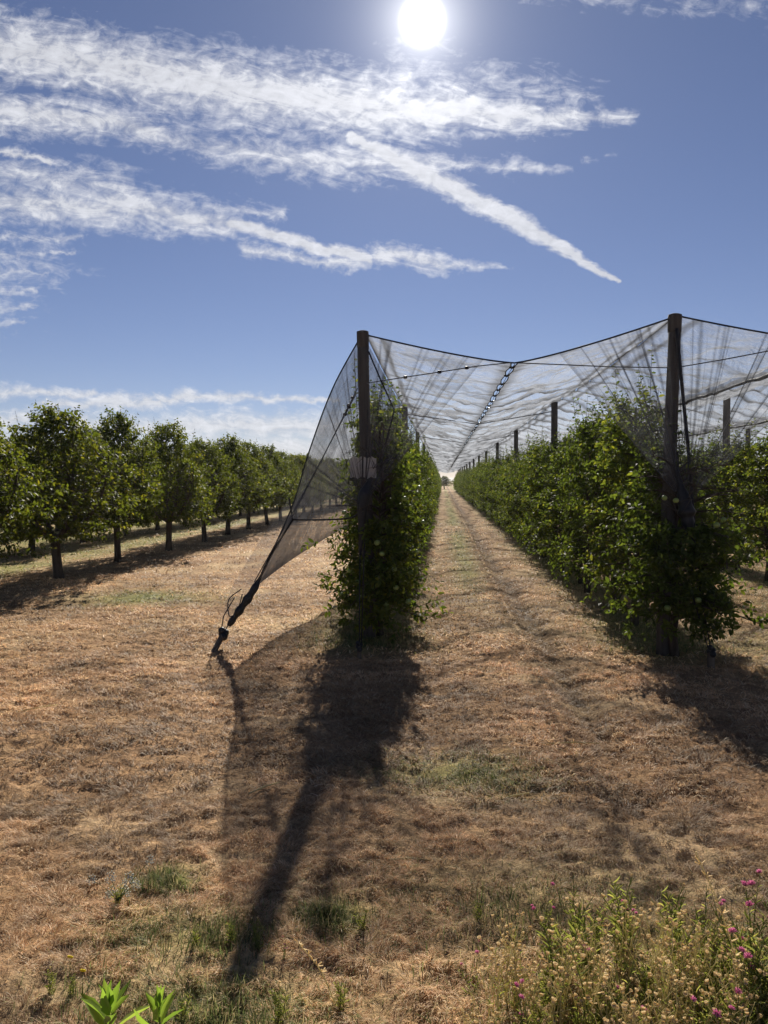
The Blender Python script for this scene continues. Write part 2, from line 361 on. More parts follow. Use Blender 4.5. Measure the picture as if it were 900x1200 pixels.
def apple_tree_meshes(seed, dens=1.0, low=.28, wide=1.0, top=2.70, post_z=0, slope=.21, cull_y=-.06, cull_x=.1, cone_y=-9, cone_k=0):
    rng = np.random.RandomState(seed); wood = MB(); fol = MB()
    zz = np.linspace(0, top-.2, 9); wob = np.stack([rng.randn(9)*.025, rng.randn(9)*.03, zz], -1); wob[0, :2] = 0
    wood.tube(wob, np.linspace(.05, .010, 9), 8)
    P, D, Ls = [], [], []
    nb = int(52*dens)
    for i in range(nb):
        f = (i+.5)/nb; z0 = low+.15+f*(top-low-.45); az = i*2.4+rng.rand()*.8
        hw = (.56*wide if z0 < 1.1 else .56*wide-(z0-1.1)*slope); hy = .86
        r = (.6+.45*rng.rand())
        e = np.array([math.cos(az)*hw*r, math.sin(az)*hy*r, z0+.22*(rng.rand()-.25)-(.18 if z0 < .9 else 0)])
        s = np.array([0, 0, z0-.12*rng.rand()]); mid = (s+e)/2+np.array([0, 0, .10])
        tt = np.linspace(0, 1, 5)[:, None]; c = s*(1-tt)**2+2*mid*tt*(1-tt)+e*tt**2
        wood.tube(c, np.linspace(.013, .004, 5), 4, 0, False)
        for k in range(9):
            u = .22+.78*(k+rng.rand())/9; p = s*(1-u)**2+2*mid*u*(1-u)+e*u*u
            d = unit((e-s)*np.array([1, 1, .3])*.8+rng.randn(3)*.55+np.array([0, 0, .35])); P.append(p); D.append(d); Ls.append(.10+.22*rng.rand())
    for k in range(9):                                             # upright leaders
        p = np.array([rng.randn()*.10, rng.randn()*.30, top-.45+rng.rand()*.2]); P.append(p); D.append(unit(np.array([rng.randn()*.18, rng.randn()*.25, 1]))); Ls.append(.35+.35*rng.rand())
    P = np.array(P); D = np.array(D); Ls = np.array(Ls)
    for p, d, l in zip(P, D, Ls): wood.tube([p, p+d*l*.5, p+d*l], [.004, .003, .0015], 3, 0, False)
    fol_args = shoot_leaves(P, D, Ls, 11, rng, .078)
    fp, fd, fs = fol_args
    if post_z:
        nf = 190; Pf = np.stack([rng.randn(nf)*.22, -.22-.32*rng.rand(nf), low+(post_z-low)*rng.rand(nf)], -1)
        Df = unit(np.array([0, -.5, .1])+rng.randn(nf, 3)*.5); a_, b_, c_ = shoot_leaves(Pf, Df, .12+.15*rng.rand(nf), 10, rng, .078)
        fp = np.vstack([fp, a_]); fd = np.vstack([fd, b_]); fs = np.r_[fs, c_]
        k0 = (fp[:, 2] < post_z) | (fp[:, 1] > cone_y+(fp[:, 2]-post_z)*cone_k)
        k = k0 & ~((fp[:, 1] < cull_y) & (fp[:, 2] > post_z) & (np.abs(fp[:, 0]+cull_x) < .25)); fp, fd, fs = fp[k], fd[k], fs[k]
    leaves(fol, fp, fd, fs, rng, None, .85)
    pp, dd, ss = shoot_leaves(P[-9:], D[-9:], Ls[-9:], 8, rng, .07); leaves(fol, pp, dd, ss, rng, None, .85)
    return wood.mesh('trunk', M_bark), fol.mesh('crown', M_apple, False)
def pear_tree_meshes(seed):
    rng = np.random.RandomState(seed); wood = MB(); fol = MB()
    lean = rng.randn(2)*.04
    wood.tube([(0, 0, -.05), (lean[0]*.3, lean[1]*.3, .12), (lean[0], lean[1], .5), (lean[0]*1.3, lean[1]*1.3, .85)], [.115, .088, .078, .085], 9)
    P, D, Ls = [], [], []
    def out_r(z):                                                  # crown radius by height
        return np.interp(z, [.6, .85, 1.3, 1.8, 2.3, 2.75, 3.2], [.45, .90, 1.2, 1.2, .86, .47, .12])
    limbs = []
    nl = 6
    for i in range(nl):
        az = i*2*PI/nl+rng.rand()*.6; R = .75+.35*rng.rand(); H = 2.0+rng.rand()*.5
        s = np.array([lean[0]*1.2, lean[1]*1.2, .72]); e = np.array([math.cos(az)*R*.8, math.sin(az)*R*.8, H]); mid = np.array([math.cos(az)*R*.8, math.sin(az)*R*.8, 1.15])
        tt = np.linspace(0, 1, 9)[:, None]; c = s*(1-tt)**2+2*mid*tt*(1-tt)+e*tt**2; wood.tube(c, np.linspace(.045, .010, 9), 6, 0, False); limbs.append(c)
    ns = 1050
    lob = rng.rand(6)*6
    for i in range(ns):
        z = .78+2.35*rng.beta(1.15, 1.4); az = rng.rand()*2*PI
        rr = out_r(z)*(1+.22*math.sin(3*az+lob[0]+z*2)+.16*math.sin(5*az+lob[1]-z*4))*(rng.rand()**.38)
        p = np.array([math.cos(az)*rr, math.sin(az)*rr, z]); out_ = np.array([math.cos(az), math.sin(az), 0])
        d = unit(out_*.7+np.array([0, 0, .55 if z > 1.1 else -.1])+rng.randn(3)*.4); P.append(p); D.append(d); Ls.append(.14+.2*rng.rand())
        if i % 9 == 0:
            c = limbs[rng.randint(nl)][rng.randint(3, 8)]; wood.tube([c, (c+p)/2+np.array([0, 0, .05]), p], [.012, .008, .004], 4, 0, False)
    for k in range(30):
        az = rng.rand()*2*PI; r = rng.rand()**.6*.8; p = np.array([math.cos(az)*r, math.sin(az)*r, 2.95-.75*r+.1*rng.rand()-.15])
        P.append(p); D.append(unit(np.array([math.cos(az)*.2, math.sin(az)*.2, 1.])+rng.randn(3)*.1)); Ls.append(.22+.5*rng.rand()**2)
    P = np.array(P); D = np.array(D); Ls = np.array(Ls)
    for p, d, l in zip(P[-30:], D[-30:], Ls[-30:]): wood.tube([p-d*.3, p+d*l], [.006, .002], 3, 0, False)
    leaves(fol, *shoot_leaves(P, D, Ls, 11, rng, .088), rng)
    return wood.mesh('trunk', M_bark), fol.mesh('crown', M_pear, False)

apple_var = [apple_tree_meshes(100+i) for i in range(6)]
first_left = apple_tree_meshes(301, 1.55, .20, 1.0, 2.62, 1.35, .27, cone_y=-.58, cone_k=.28)
first_right = apple_tree_meshes(307, 1.6, .32, 1.25, 2.32, 1.38, .26, .08, -.06, cone_y=-.30, cone_k=.36)
pear_var = [pear_tree_meshes(200+i) for i in range(5)]
fb = MB(); fb.ball((0, 0, 0), .028, 12, 8, 0, (1, 1, .95), .15); fruit_me = fb.mesh('apple', M_fruit)
R1, R2, R3, R4 = -.84, 2.32, 5.58, 8.86
def plant_apple(x, y, pair, rz, sc_, label, group=None):
    z = float(gz(x, y))
    o = empty('apple_tree', (x, y, z-.01), rz); o.scale = (sc_, sc_, sc_*random.uniform(.96, 1.04))
    tag(o, label, 'apple tree', group)
    link('trunk', pair[0], o); link('crown', pair[1], o); return o
def hang(o, n, seed, side):
    rng = random.Random(seed)
    for i in range(n):
        a = rng.uniform(-2.6, -.5) if side < 0 else rng.uniform(-2.6, -.6); z = rng.uniform(.45, 1.75); r = rng.uniform(.45, .62)
        f = link('apple', fruit_me, o); f.location = (math.cos(a)*r*.95+.05, math.sin(a)*r*1.05, z); f.rotation_euler = (rng.random()*.4, rng.random()*.4, rng.random()*6); k = rng.uniform(.85, 1.15); f.scale = (k, k, k)
o = plant_apple(-.70, 8.56, first_left, 0, 1.0, 'bushy apple tree with pale green fruit, nearest tree of the row left of the lane'); hang(o, 30, 3, -1)
o = plant_apple(2.33, 7.86, first_right, 0, 1.0, 'broad apple tree at the near end of the second row, under the tall gathered net'); hang(o, 6, 4, 1)
GL = {R1: ('apple tree in the hedge-like row left of the grass lane', 'apple trees along the left side of the lane'),
      R2: ('apple tree in the hedge-like row right of the grass lane', 'apple trees along the right side of the lane'),
      R3: ('apple tree in the row behind the one right of the lane', 'apple trees in the row beyond the right one'),
      R4: ('apple tree in the outermost row on the far right under the net', 'apple trees in the outermost right row')}
rr = random.Random(5)
for rx, y0, n in ((R1, 9.8, 88), (R2, 9.35, 89), (R3, 12.3, 56), (R4, 20, 26)):
    for i in range(n):
        y = y0+i*1.36+rr.uniform(-.08, .08)
        plant_apple(rx+rr.uniform(-.07, .07), y, apple_var[rr.randrange(6)], (0 if rr.random() < .5 else PI)+rr.uniform(-.15, .15), rr.uniform(.92, 1.07), *GL[rx])
pl = {0: ('pear tree with a dark bare trunk in the front row of the open orchard', 'pear trees in the front row of the open orchard'),
      1: ('pear tree in the second row of the open orchard on the left', 'pear trees in the second row of the open orchard'),
      2: ('pear tree in the third row of the open orchard on the left', 'pear trees in the third row of the open orchard'),
      3: ('pear tree in the fourth row of the open orchard on the left', 'pear trees in the fourth row of the open orchard')}
for row, (rx, y0, n) in enumerate(((-6.87, 10.45, 18), (-10.0, 12.6, 19), (-13.2, 17, 17), (-16.4, 22, 14))):
    for i in range(n):
        y = y0+i*2.75+rr.uniform(-.12, .12); x = rx+rr.uniform(-.08, .08)
        o = empty('pear_tree', (x, y, float(gz(x, y))-.01), rr.uniform(0, 6.28)); s = rr.uniform(.80, .94); o.scale = (s, s, rr.uniform(.9, 1.0))
        if (row, i) == (0, 1): o.scale = (1.0, 1.0, .95)
        p = pear_var[rr.randrange(5)]
        lab, grp = pl[row]
        if row == 0 and i == 1: lab, grp = 'large pear tree standing nearest on the left, tallest crown of its row', None
        if row == 0 and i == 2: lab, grp = 'second pear tree of the front row, just behind the large nearest one', None
        tag(o, lab, 'pear tree', grp); link('trunk', p[0], o); link('crown', p[1], o)
for i in range(5):
    o = empty('hedge_tree', (-5.5+i*2.9, 152+rr.uniform(-2, 2), 0), rr.uniform(0, 6)); o.scale = (1.2, 1.2, .82)
    p = pear_var[i]; tag(o, 'small pale tree closing the far end of the lane', 'tree', 'trees closing the far end of the lane'); link('trunk', p[0], o); link('crown', p[1], o)

# ------------------------------------------------------------------ posts
POSTY = {R1: [8.4+8.5*i for i in range(14)], R2: [7.9+8.45*i for i in range(14)], R3: [15.7+8.5*i for i in range(9)], R4: [23.2+8.5*i for i in range(4)]}
def post_mesh(h, r, seed):
    rng = random.Random(seed); mb = MB(); n = 12; zs = np.linspace(-.1, h, 10)
    mb.tube([(rng.uniform(-.004, .004), rng.uniform(-.004, .004), z) for z in zs], np.linspace(r*1.08, r*.94, 10)*(1+np.array([rng.uniform(-.03, .03) for _ in zs])), n)
    return mb.mesh('pole', M_post)
pm = [post_mesh(at(425, 391, 8.4).z, .066, 1), post_mesh(at(791, 369, 7.9).z, .066, 2), post_mesh(3.42, .07, 3)]
cb = MB(); cb.tube([(0, 0, -.16), (0, 0, -.15), (0, 0, -.02), (0, 0, .012), (0, 0, .022)], [.0645, .0655, .067, .066, .04], 14); cap_me = cb.mesh('cap', M_post)
def post(x, y, top, mesh, h, label, group=None):
    o = empty('net_post', (x, y, float(gz(x, y)))); tag(o, label, 'post', group)
    dx = top-x; o.rotation_euler = (0, math.atan2(dx, h), 0)
    link('pole', mesh, o); c = link('cap', cap_me, o); c.location = (0, 0, h); return o
PL = at(425, 391, 8.4); PR = at(791, 369, 7.9); H1, H2 = PL.z, PR.z
post(-.80, 8.4, PL.x, pm[0], H1, 'thick timber end post with a white card, left of the grass lane')
post(PR.x-.07, 7.9, PR.x, pm[1], H2, 'tall thick timber end post right of the lane, where the net peaks')
for rx in (R1, R2, R3, R4):
    for i, y in enumerate(POSTY[rx]):
        if rx in (R1, R2) and i == 0: continue
        lab = {R1: 'timber net post rising inside the row left of the lane', R2: 'timber net post rising out of the row right of the lane',
               R3: 'timber net post in the row beyond the right one', R4: 'timber net post in the outermost right row'}[rx]
        grp = lab.replace('post', 'posts')
        if rx == R2 and i == 1: lab, grp = 'nearest timber net post behind the end post, right of the lane', None
        post(rx, y, rx, pm[2], 3.42, lab, grp)

# ------------------------------------------------------------------ nets
RIDGE = [(R1, 3.34), (R2, PR.z), (R3, 3.50), (R4, 3.55), (R4+3.27, 3.55)]
def ridge_z(i, y): return RIDGE[i][1]-.05*np.abs(np.sin(PI*(y-8.2)/8.5))**.8
def front_y(x): return np.interp(x, [-.84, .75, 2.36, 4.0, 5.62, 9], [8.40, 8.12, 7.90, 7.6, 7.3, 6.7])
def vz(i): return (2.97, 3.02, 3.06, 3.1)[i]
def canopy_pt(i, u, y0, front=False):
    """lane i between ridge i and i+1; u 0..1 across"""
    xa = RIDGE[i][0]; xb = RIDGE[i+1][0]; x = xa+(xb-xa)*u
    y = y0
    za = ridge_z(i, y); zb = ridge_z(i+1, y); v = vz(i)
    s = np.abs(2*u-1); prof = s**1.25
    base = np.where(u < .5, za, zb)
    return x, v+(base-v)*prof
ycan = [0.]
st = .05
while ycan[-1] < 118:
    if ycan[-1] > 9: st *= 1.022
    ycan.append(ycan[-1]+st)
ycan = np.array(ycan)
def canopy_half(i, left):
    """sheet from ridge to the seam of lane i"""
    u = np.linspace(0, .5, 46) if left else np.linspace(.5, 1, 46)
    U, Yo = np.meshgrid(u, ycan, indexing='ij')
    xa, xb = RIDGE[i][0], RIDGE[i+1][0]
    Xg = xa+(xb-xa)*U; Yg = front_y(Xg)+Yo*(1-.0*U)
    _, Zg = canopy_pt(i, U, Yg)
    mid = np.sin(PI*np.abs(2*U-1))                    # free in the middle of each half
    w = sst(0, 1.2, Yo)
    rip = (np.abs(np.sin(PI*(Yg+.5*fbm(Xg*1.1, Yg*.5, 80+i, 2)*2)/1.25))-.6)*.085*(.35+.65*sst(1.5, 8, Yo))
    Zg = Zg+w*(mid*.9+.25)*(rip+(fbm(Xg*2.2, Yg*1.5, 84+i, 3)-.5)*.20)+(fbm(Xg*8, Yg*6, 88, 3)-.5)*.05*np.clip(mid*2, 0, 1)
    gap = (.006+.030*np.abs(np.sin(PI*Yg/.7))**.7)*np.exp(-((U-.5)/.03)**2)*(1 if i == 0 else 0)
    if i > 0: Zg = Zg+np.exp(-((np.abs(U-.5)-.03)/.02)**2)*(.05+.10*fbm(Yg*.9, U*9, 66, 3))
    Xg = Xg+(-gap if left else gap)
    fr_ = np.mod((Yg+.35*np.sin(U*9+i)+.9*fbm(Yg*.35, U*0, 97, 2))/1.55, 1.0)
    band = np.exp(-((fr_-.5)/.055)**2)*sst(2.2, 4.5, Yo)*(.4+fbm(Yg*.7, U*7, 98, 2))
    Zg = Zg-band*.035
    sr = np.minimum(U, 1-U); ridge = np.exp(-(sr/.010)**2)+.8*np.exp(-((sr-.045-.02*fbm(Yg*.6, U*0, 99, 2))/.008)**2)
    fold = 1+3.0*band+3.5*ridge+1.2*sst(.44, .5, U if left else 1-U)*.8
    den = fold*(1+.7*sst(.62, .75, fbm(Xg*1.6, Yg*5, 92+i, 2)))
    return np.stack([Xg, Yg, Zg], -1), den
net_row = []
labs = ['grey net over the left row, sloping to the lane seam and the side anchor',
        'grey net peaked over the tall right end post and gathered below it in a funnel',
        'grey net over the row beyond the right one', 'grey net over the outermost right row']
for i in range(4):
    o = empty('hail_net', (RIDGE[i][0], front_y(RIDGE[i][0]), 0)); tag(o, labs[i], 'net'); net_row.append(o)
def addpart(mb, name, mat, par, smooth=True):
    for k in range(len(mb.v)): mb.v[k] = mb.v[k]-np.array(par.location)
    return mb.build(name, mat, par, smooth)
for i in range(4):                                     # net i spans seam i-1 .. ridge i .. seam i
    mb = MB(); hem = MB()
    if i > 0:
        V, d = canopy_half(i-1, False); mb.grid(V, d); hem.tube(V[0, ::2], .007 if i == 1 else .014+.016*fbm(V[0, ::2, 1]*1.7, V[0, ::2, 1]*0, 68, 3), 5, 0, False)
    if i < 4:
        V, d = canopy_half(i, True); mb.grid(V, d); hem.tube(V[-1, ::2], .007, 4, 0, False)
    addpart(mb, 'canopy', M_net, net_row[i]); addpart(hem, 'hem', M_black, net_row[i])

def catmull(pts, n):
    pts = [Vector(p) for p in pts]; pts = [pts[0]*2-pts[1]]+pts+[pts[-1]*2-pts[-2]]; out_ = []
    for i in range(1, len(pts)-2):
        p0, p1, p2, p3 = pts[i-1:i+3]
        for k in range(n):
            t = k/n; out_.append(.5*((2*p1)+(-p0+p2)*t+(2*p0-5*p1+4*p2-p3)*t*t+(-p0+3*p1-3*p2+p3)*t**3))
    out_.append(pts[-2]); return np.array([tuple(p) for p in out_])
def resample(P, n):
    s = np.r_[0, np.cumsum(np.linalg.norm(np.diff(P, axis=0), axis=1))]; t = np.linspace(0, s[-1], n)
    return np.stack([np.interp(t, s, P[:, k]) for k in range(3)], -1)
def front_curve(i, u0, u1, n):
    out_ = []
    for u in np.linspace(u0, u1, n):
        x = RIDGE[i][0]+(RIDGE[i+1][0]-RIDGE[i][0])*u; y = float(front_y(x)); _, z = canopy_pt(i, np.array(u), y); out_.append((x, y, float(z)))
    return out_
def cone(border, G, par, seed, mat, name='end_curtain', nt=60, ns=260, sag=.06, sub=1.0):
    B = resample(np.array(border), ns); G = np.array(G); rng = np.random.RandomState(seed)
    s = np.linspace(0, 1, ns)[:, None]; t = np.linspace(0, 1, nt)[None]
    V = B[:, None]*(1-t[..., None])+G*t[..., None]
    V[..., 1] -= sag*np.sin(PI*t)*np.sin(PI*s)
    pl_ = np.sin(s*150+3*fbm(s*14, s*0, seed, 2)*6)
    V[..., 1] += .018*pl_*(1-t)*np.minimum(1, t*8)
    V[..., 0] += .012*np.sin(s*97)*(1-t)*np.minimum(1, t*8)
    # gathered towards G; some folds run as dense bands all the way
    band = sum(np.exp(-((s-c)/w)**2)*a for c, w, a in zip(rng.rand(26), .0022+.003*rng.rand(26), 4+9*rng.rand(26)))
    edge = 5*np.exp(-(s/.012)**2)+5*np.exp(-((1-s)/.012)**2)
    den = sub*np.minimum(.8/(1-t+.10), 7)*(1+.45*band+.6*edge)
    mb = MB(); mb.grid(V, den*np.ones_like(V[..., 0])); return addpart(mb, name, mat, par)
# right end funnel
A = front_curve(1, .0, .46, 30); Bc = front_curve(0, .64, 1.0, 30)
G2 = at(803, 592, 7.55)
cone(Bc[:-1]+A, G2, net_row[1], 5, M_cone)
bn = MB(); q = catmull([at(792, 545, 7.6), G2, at(806, 612, 7.53), at(812, 640, 7.5), at(814, 662, 7.5)], 6)
bn.tube(q, np.interp(np.linspace(0, 1, len(q)), [0, .3, .6, 1], [.004, .085, .04, .022])*(1+.15*np.sin(np.arange(len(q))*1.7)), 9); addpart(bn, 'gathered_bundle', M_black, net_row[1])
er = MB(); er.tube(resample(np.array(front_curve(0, .5, 1, 20)), 40), .009, 5); er.tube(resample(np.array(front_curve(1, 0, .5, 20)), 40), .009, 5); addpart(er, 'edge_rope', M_black, net_row[1])
# left end: front curtain + side curtain
K = at(341, 597, 8.15); PT = Vector((PL.x, 8.38, PL.z)); LA = at(243, 762, 7.86); LA.z = .02; S3 = at(299, 688, 7.98)
ledge = catmull([PT, at(390, 455, 8.33), at(362, 530, 8.25), K, S3], 10)
G1 = at(425, 592, 7.95)
iK = int(np.argmin(np.linalg.norm(ledge-np.array(K), axis=1)))
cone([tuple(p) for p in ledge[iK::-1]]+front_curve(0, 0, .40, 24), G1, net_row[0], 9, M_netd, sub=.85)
bt = MB(); kk = catmull([at(339, 583, 8.15), K, at(343, 610, 8.15)], 4); bt.tube(kk, .010, 5)
bt.tube(catmull([at(343, 609, 8.15), at(380, 609, 8.08), at(414, 606, 7.98), G1], 6), .010, 5)
q = catmull([at(434, 560, 8.0), at(429, 575, 7.97), G1, at(424, 615, 7.93), at(422, 650, 7.92)], 6)
bt.tube(q, np.interp(np.linspace(0, 1, len(q)), [0, .3, .5, 1], [.01, .07, .06, .016]), 9)
q = catmull([at(343, 609, 8.15), at(318, 650, 8.08), S3, at(283, 712, 7.93), at(268, 733, 7.9)], 8)
bt.tube(q, np.interp(np.linspace(0, 1, len(q)), [0, .4, .55, .8, 1], [.010, .014, .045, .040, .028])*(1+.2*np.sin(np.arange(len(q))*1.3)), 8)
addpart(bt, 'gathered_bundle', M_black, net_row[0])
er = MB(); er.tube(resample(ledge, 50), .008, 5); er.tube(resample(np.array(front_curve(0, 0, .5, 20)), 40), .009, 5); addpart(er, 'edge_rope', M_black, net_row[0])
# side curtain: from the ridge wire down and outwards, hem rising towards the back
nv, nu = 60, 60
sv = np.linspace(0, 1, nv)[:, None]; su = np.linspace(0, 1, nu)[None]
front = resample(ledge, nu)                            # u=0 top .. 1 bottom at S3
yb = 8.38+sv[:, 0]*9
topl = np.stack([np.full(nv, -.875), yb, 3.36-.04*np.sin(PI*sv[:, 0])], -1)
bot = resample(catmull([S3, at(343, 655, 9.6), at(392, 625, 11.6), at(430, 606, 14.0), at(458, 590, 17.4)], 10), nv)
V = topl[:, None]*(1-su[..., None])+bot[:, None]*su[..., None]
V += (front[None]-V[:1])*(1-sv[..., None])**3
V[..., 0] += (-.05+.09*(fbm(sv*8+su*0, su*5+sv*0, 77, 3)-.5)*2)*np.sin(PI*su)*np.minimum(1, sv*6)
d = (1+1.6*(1-su)*0+1.5*np.exp(-((1-su)/.03)**2)+1.0*sst(.6, 1, su)*(1-sv))*np.ones((nv, nu))
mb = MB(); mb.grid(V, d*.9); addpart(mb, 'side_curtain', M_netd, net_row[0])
# outer lower flap: from K to the anchor, a thin web beside the bundle with a loop of loose net
fl = MB(); oe = catmull([at(339, 583, 8.17), at(301, 640, 8.1), at(270, 692, 7.98), at(262, 722, 7.93), at(270, 732, 7.9)], 8); ie = catmull([K, at(318, 650, 8.08), at(299, 688, 7.98), at(283, 712, 7.93), at(270, 732, 7.9)], 8)
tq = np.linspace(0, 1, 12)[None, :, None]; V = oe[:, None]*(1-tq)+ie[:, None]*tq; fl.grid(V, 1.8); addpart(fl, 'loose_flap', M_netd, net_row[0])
lp = MB(); lp.tube(catmull([at(283, 690, 7.95), at(268, 703, 7.93), at(269, 722, 7.9), at(278, 716, 7.9), at(284, 696, 7.93)], 6), .006, 5); addpart(lp, 'rope_loop', M_black, net_row[0])

# seam clips over the lane
cm = MB(); cm.tube([(-.03, 0, .012), (-.01, .012, 0), (.01, -.012, 0), (.03, 0, .012)], [.010, .014, .014, .010], 6); clip_me = cm.mesh('clip', M_black)
for i, (n, lab) in enumerate(((90, 'line of black seam clips joining the nets above the grass lane'), (0, 'dark seam cord joining the nets beyond the right row'))):
    xs_ = (RIDGE[i][0]+RIDGE[i+1][0])/2; y0 = float(front_y(xs_))
    o = empty('seam_line', (xs_, y0, vz(i))); tag(o, lab, 'seam clips')
    Vh, _ = canopy_half(i, True); yy, zz_ = Vh[-1, :, 1], Vh[-1, :, 2]
    cd = MB(); pts = np.stack([np.full(len(yy), xs_), yy, zz_-.012], -1)[::6]; cd.tube(pts, .004, 4); addpart(cd, 'cord', M_wire, o)
    for k in range(n):
        y = math.ceil(y0/.7)*.7+k*.7; c = link('clip', clip_me, o); c.location = (0, y-y0, float(np.interp(y, yy, zz_))-vz(i)-.008)

# wires
def wire(name, pts, r, lab, grp=None, mat=None, knots=()):
    mb = MB(); P_ = np.array([tuple(p) for p in pts]); c = P_.mean(0); c[2] = P_[:, 2].min(); o = empty(name, tuple(c)); tag(o, lab, 'wire', grp)
    mb.tube(P_, r, 6); addpart(mb, 'strand', mat or M_wire, o)
    for k in knots:
        kb = MB(); k = Vector(k); kb.tube([k-Vector((.022, 0, 0)), k-Vector((.014, 0, 0)), k+Vector((.014, 0, 0)), k+Vector((.022, 0, 0))], [.009, .017, .017, .009], 8); addpart(kb, 'clamp', M_black, o)
    return o
wl = [at(430, 449, 8.33), at(475, 442, 8.28), at(515, 436, 8.2), at(560, 429, 8.14), at(598, 425, 8.1)]
wire('cross_wire', wl, .006, 'thin clamped wire from the left end post up to the seam over the lane', None, None, (wl[1], wl[2], at(547, 431, 8.16)))
wire('cross_wire', [at(598, 425, 8.1), at(650, 427, 8.03), at(720, 430, 7.96), at(785, 431, 7.85)], .006, 'thin wire from the seam over the lane to the right end post')
wire('cross_wire', [at(791, 431, 7.85), at(850, 421, 7.75), at(902, 411, 7.65), at(1000, 400, 7.5)], .006, 'thin wire running from the right end post out of the picture')
for k, y in enumerate([16.6+8.5*j for j in range(9)]):
    wire('cross_wire', [(R1, y+.2, 3.2), (.75, y, 2.95), (R2, y-.2, 3.2)], .010, 'cross wire spanning the lane under the net from post to post', 'cross wires spanning the lane')
for i, (rx, zt) in enumerate(((R1, 3.36), (R2, 3.45), (R3, 3.48))):
    ys_ = np.arange(float(front_y(rx)), 110, 2.1); wire('ridge_wire', [(rx, y, float(ridge_z(i, y))+.012) for y in ys_], .008, ('ridge wire on the post tops of the left row', 'ridge wire on the post tops of the row right of the lane', 'ridge wire on the post tops beyond the right row')[i])
# guy wires with insulators on the left
for k, (a, b_) in enumerate((((419, 455), (345, 590)), ((417, 462), (350, 592)))):
    p = at(*a, 8.36); e = at(302-4*k, 682, 7.98); pts = [p, p.lerp(e, .33)+Vector((0, 0, -.02)), p.lerp(e, .66)+Vector((0, 0, -.02)), e]
    wire('guy_wire', pts, .006, ('upper', 'lower')[k]+' of the two guy wires slanting from the left end post to the side anchor', None, None, [p.lerp(e, .05+.04*j+.02*k) for j in range(2)])
# ground anchors and straps
def anchor(p, lab, top_pts, stake_to=None, stake_r=.035, knot=.045):
    z = float(gz(p.x, p.y)); o = empty('ground_anchor', (p.x, p.y, z)); tag(o, lab, 'ground anchor')
    mb = MB(); s = stake_to or Vector((p.x, p.y, z+.25)); q = Vector((p.x, p.y, z-.12)); ax = s-q
    mb.tube([q, q+ax*.5, s-ax*.04, s], [stake_r*1.1, stake_r, stake_r, stake_r*.8], 9); addpart(mb, 'stake', M_stake, o)
    kb = MB(); rng = random.Random(3)
    for j in range(5): kb.ball(s+Vector((rng.uniform(-.03, .03), rng.uniform(-.03, .03), rng.uniform(-.03, .03))), knot*rng.uniform(.6, 1), 8, 6)
    addpart(kb, 'knot', M_black, o)
    for tp in top_pts:
        rb = MB(); rb.tube(tp, .006, 6); addpart(rb, 'strap', M_black if len(top_pts) < 3 else M_wire, o)
    return o
kn = at(262, 742, 7.87)
anchor(gd(240, 768), 'leaning wooden stake with black knotted straps, anchoring the side net on the left', [[kn, at(270, 728, 7.9), at(284, 706, 7.94)], [kn+Vector((-.03, 0, 0)), at(262, 722, 7.9), at(275, 700, 7.92)]], kn, .03, .05)
a1 = gd(421, 771)
anchor(a1, 'short stake and long taut cords in front of the left end post', [[Vector((a1.x, a1.y, .12)), at(422, 640, 7.92)], [Vector((a1.x+.02, a1.y, .12)), at(427, 640, 7.93), at(431, 480, 8.25)]], Vector((a1.x, a1.y, .12)), .022, .028)
a2 = gd(833, 782)
anchor(a2, 'short stake with slack cords in front of the right end post', [[Vector((a2.x, a2.y, .16)), at(822, 700, 7.45), at(813, 655, 7.5)], [Vector((a2.x-.02, a2.y, .16)), at(812, 700, 7.45), at(810, 640, 7.52)]], Vector((a2.x, a2.y, .16)), .035, .035)
mb = MB(); mb.tube(catmull([at(793, 385, 7.82), at(799, 450, 7.75), at(806, 520, 7.65), at(812, 600, 7.55), at(813, 640, 7.5)], 6), .017, 7)
o = mb.build('stay_strap', M_black); tag(o, 'black strap running down from the top of the tall right end post into the funnel', 'strap')
mb = MB(); mb.tube([at(432, 412, 8.3), at(446, 445, 8.22), at(462, 480, 8.16), at(452, 520, 8.08)], .009, 6)
o = mb.build('stay_strap', M_black); tag(o, 'black cord hanging inside the net right of the left end post', 'strap')

# white card on the left post: two crumpled sheets with a dark frame
o = empty('white_card', tuple(at(426, 560, 8.27))); tag(o, 'white crumpled card in two sheets fixed to the left end post', 'card')
for (x0, x1) in ((410, 424), (426, 441)):
    n = 10; V = np.zeros((n, 12, 3)); T = .004
    for a in range(n):
        for b_ in range(12):
            p = at(x0+(x1-x0)*a/(n-1), 536+24*b_/11+(1.2*math.sin(a*1.1+x0)), 8.26); V[a, b_] = (p.x, p.y+.006*math.sin(a*1.7+b_*.6)-.004*math.cos(b_*1.2), p.z)
    mb = MB(); mb.grid(V); V2 = V.copy(); V2[..., 1] += T; mb.grid(V2[::-1])
    addpart(mb, 'sheet', M_white, o)
mb = MB(); mb.box(at(426, 560.8, 8.265), (.148, .008, .006)); mb.box(at(425, 548, 8.27), (.008, .006, .11)); addpart(mb, 'frame', M_black, o)

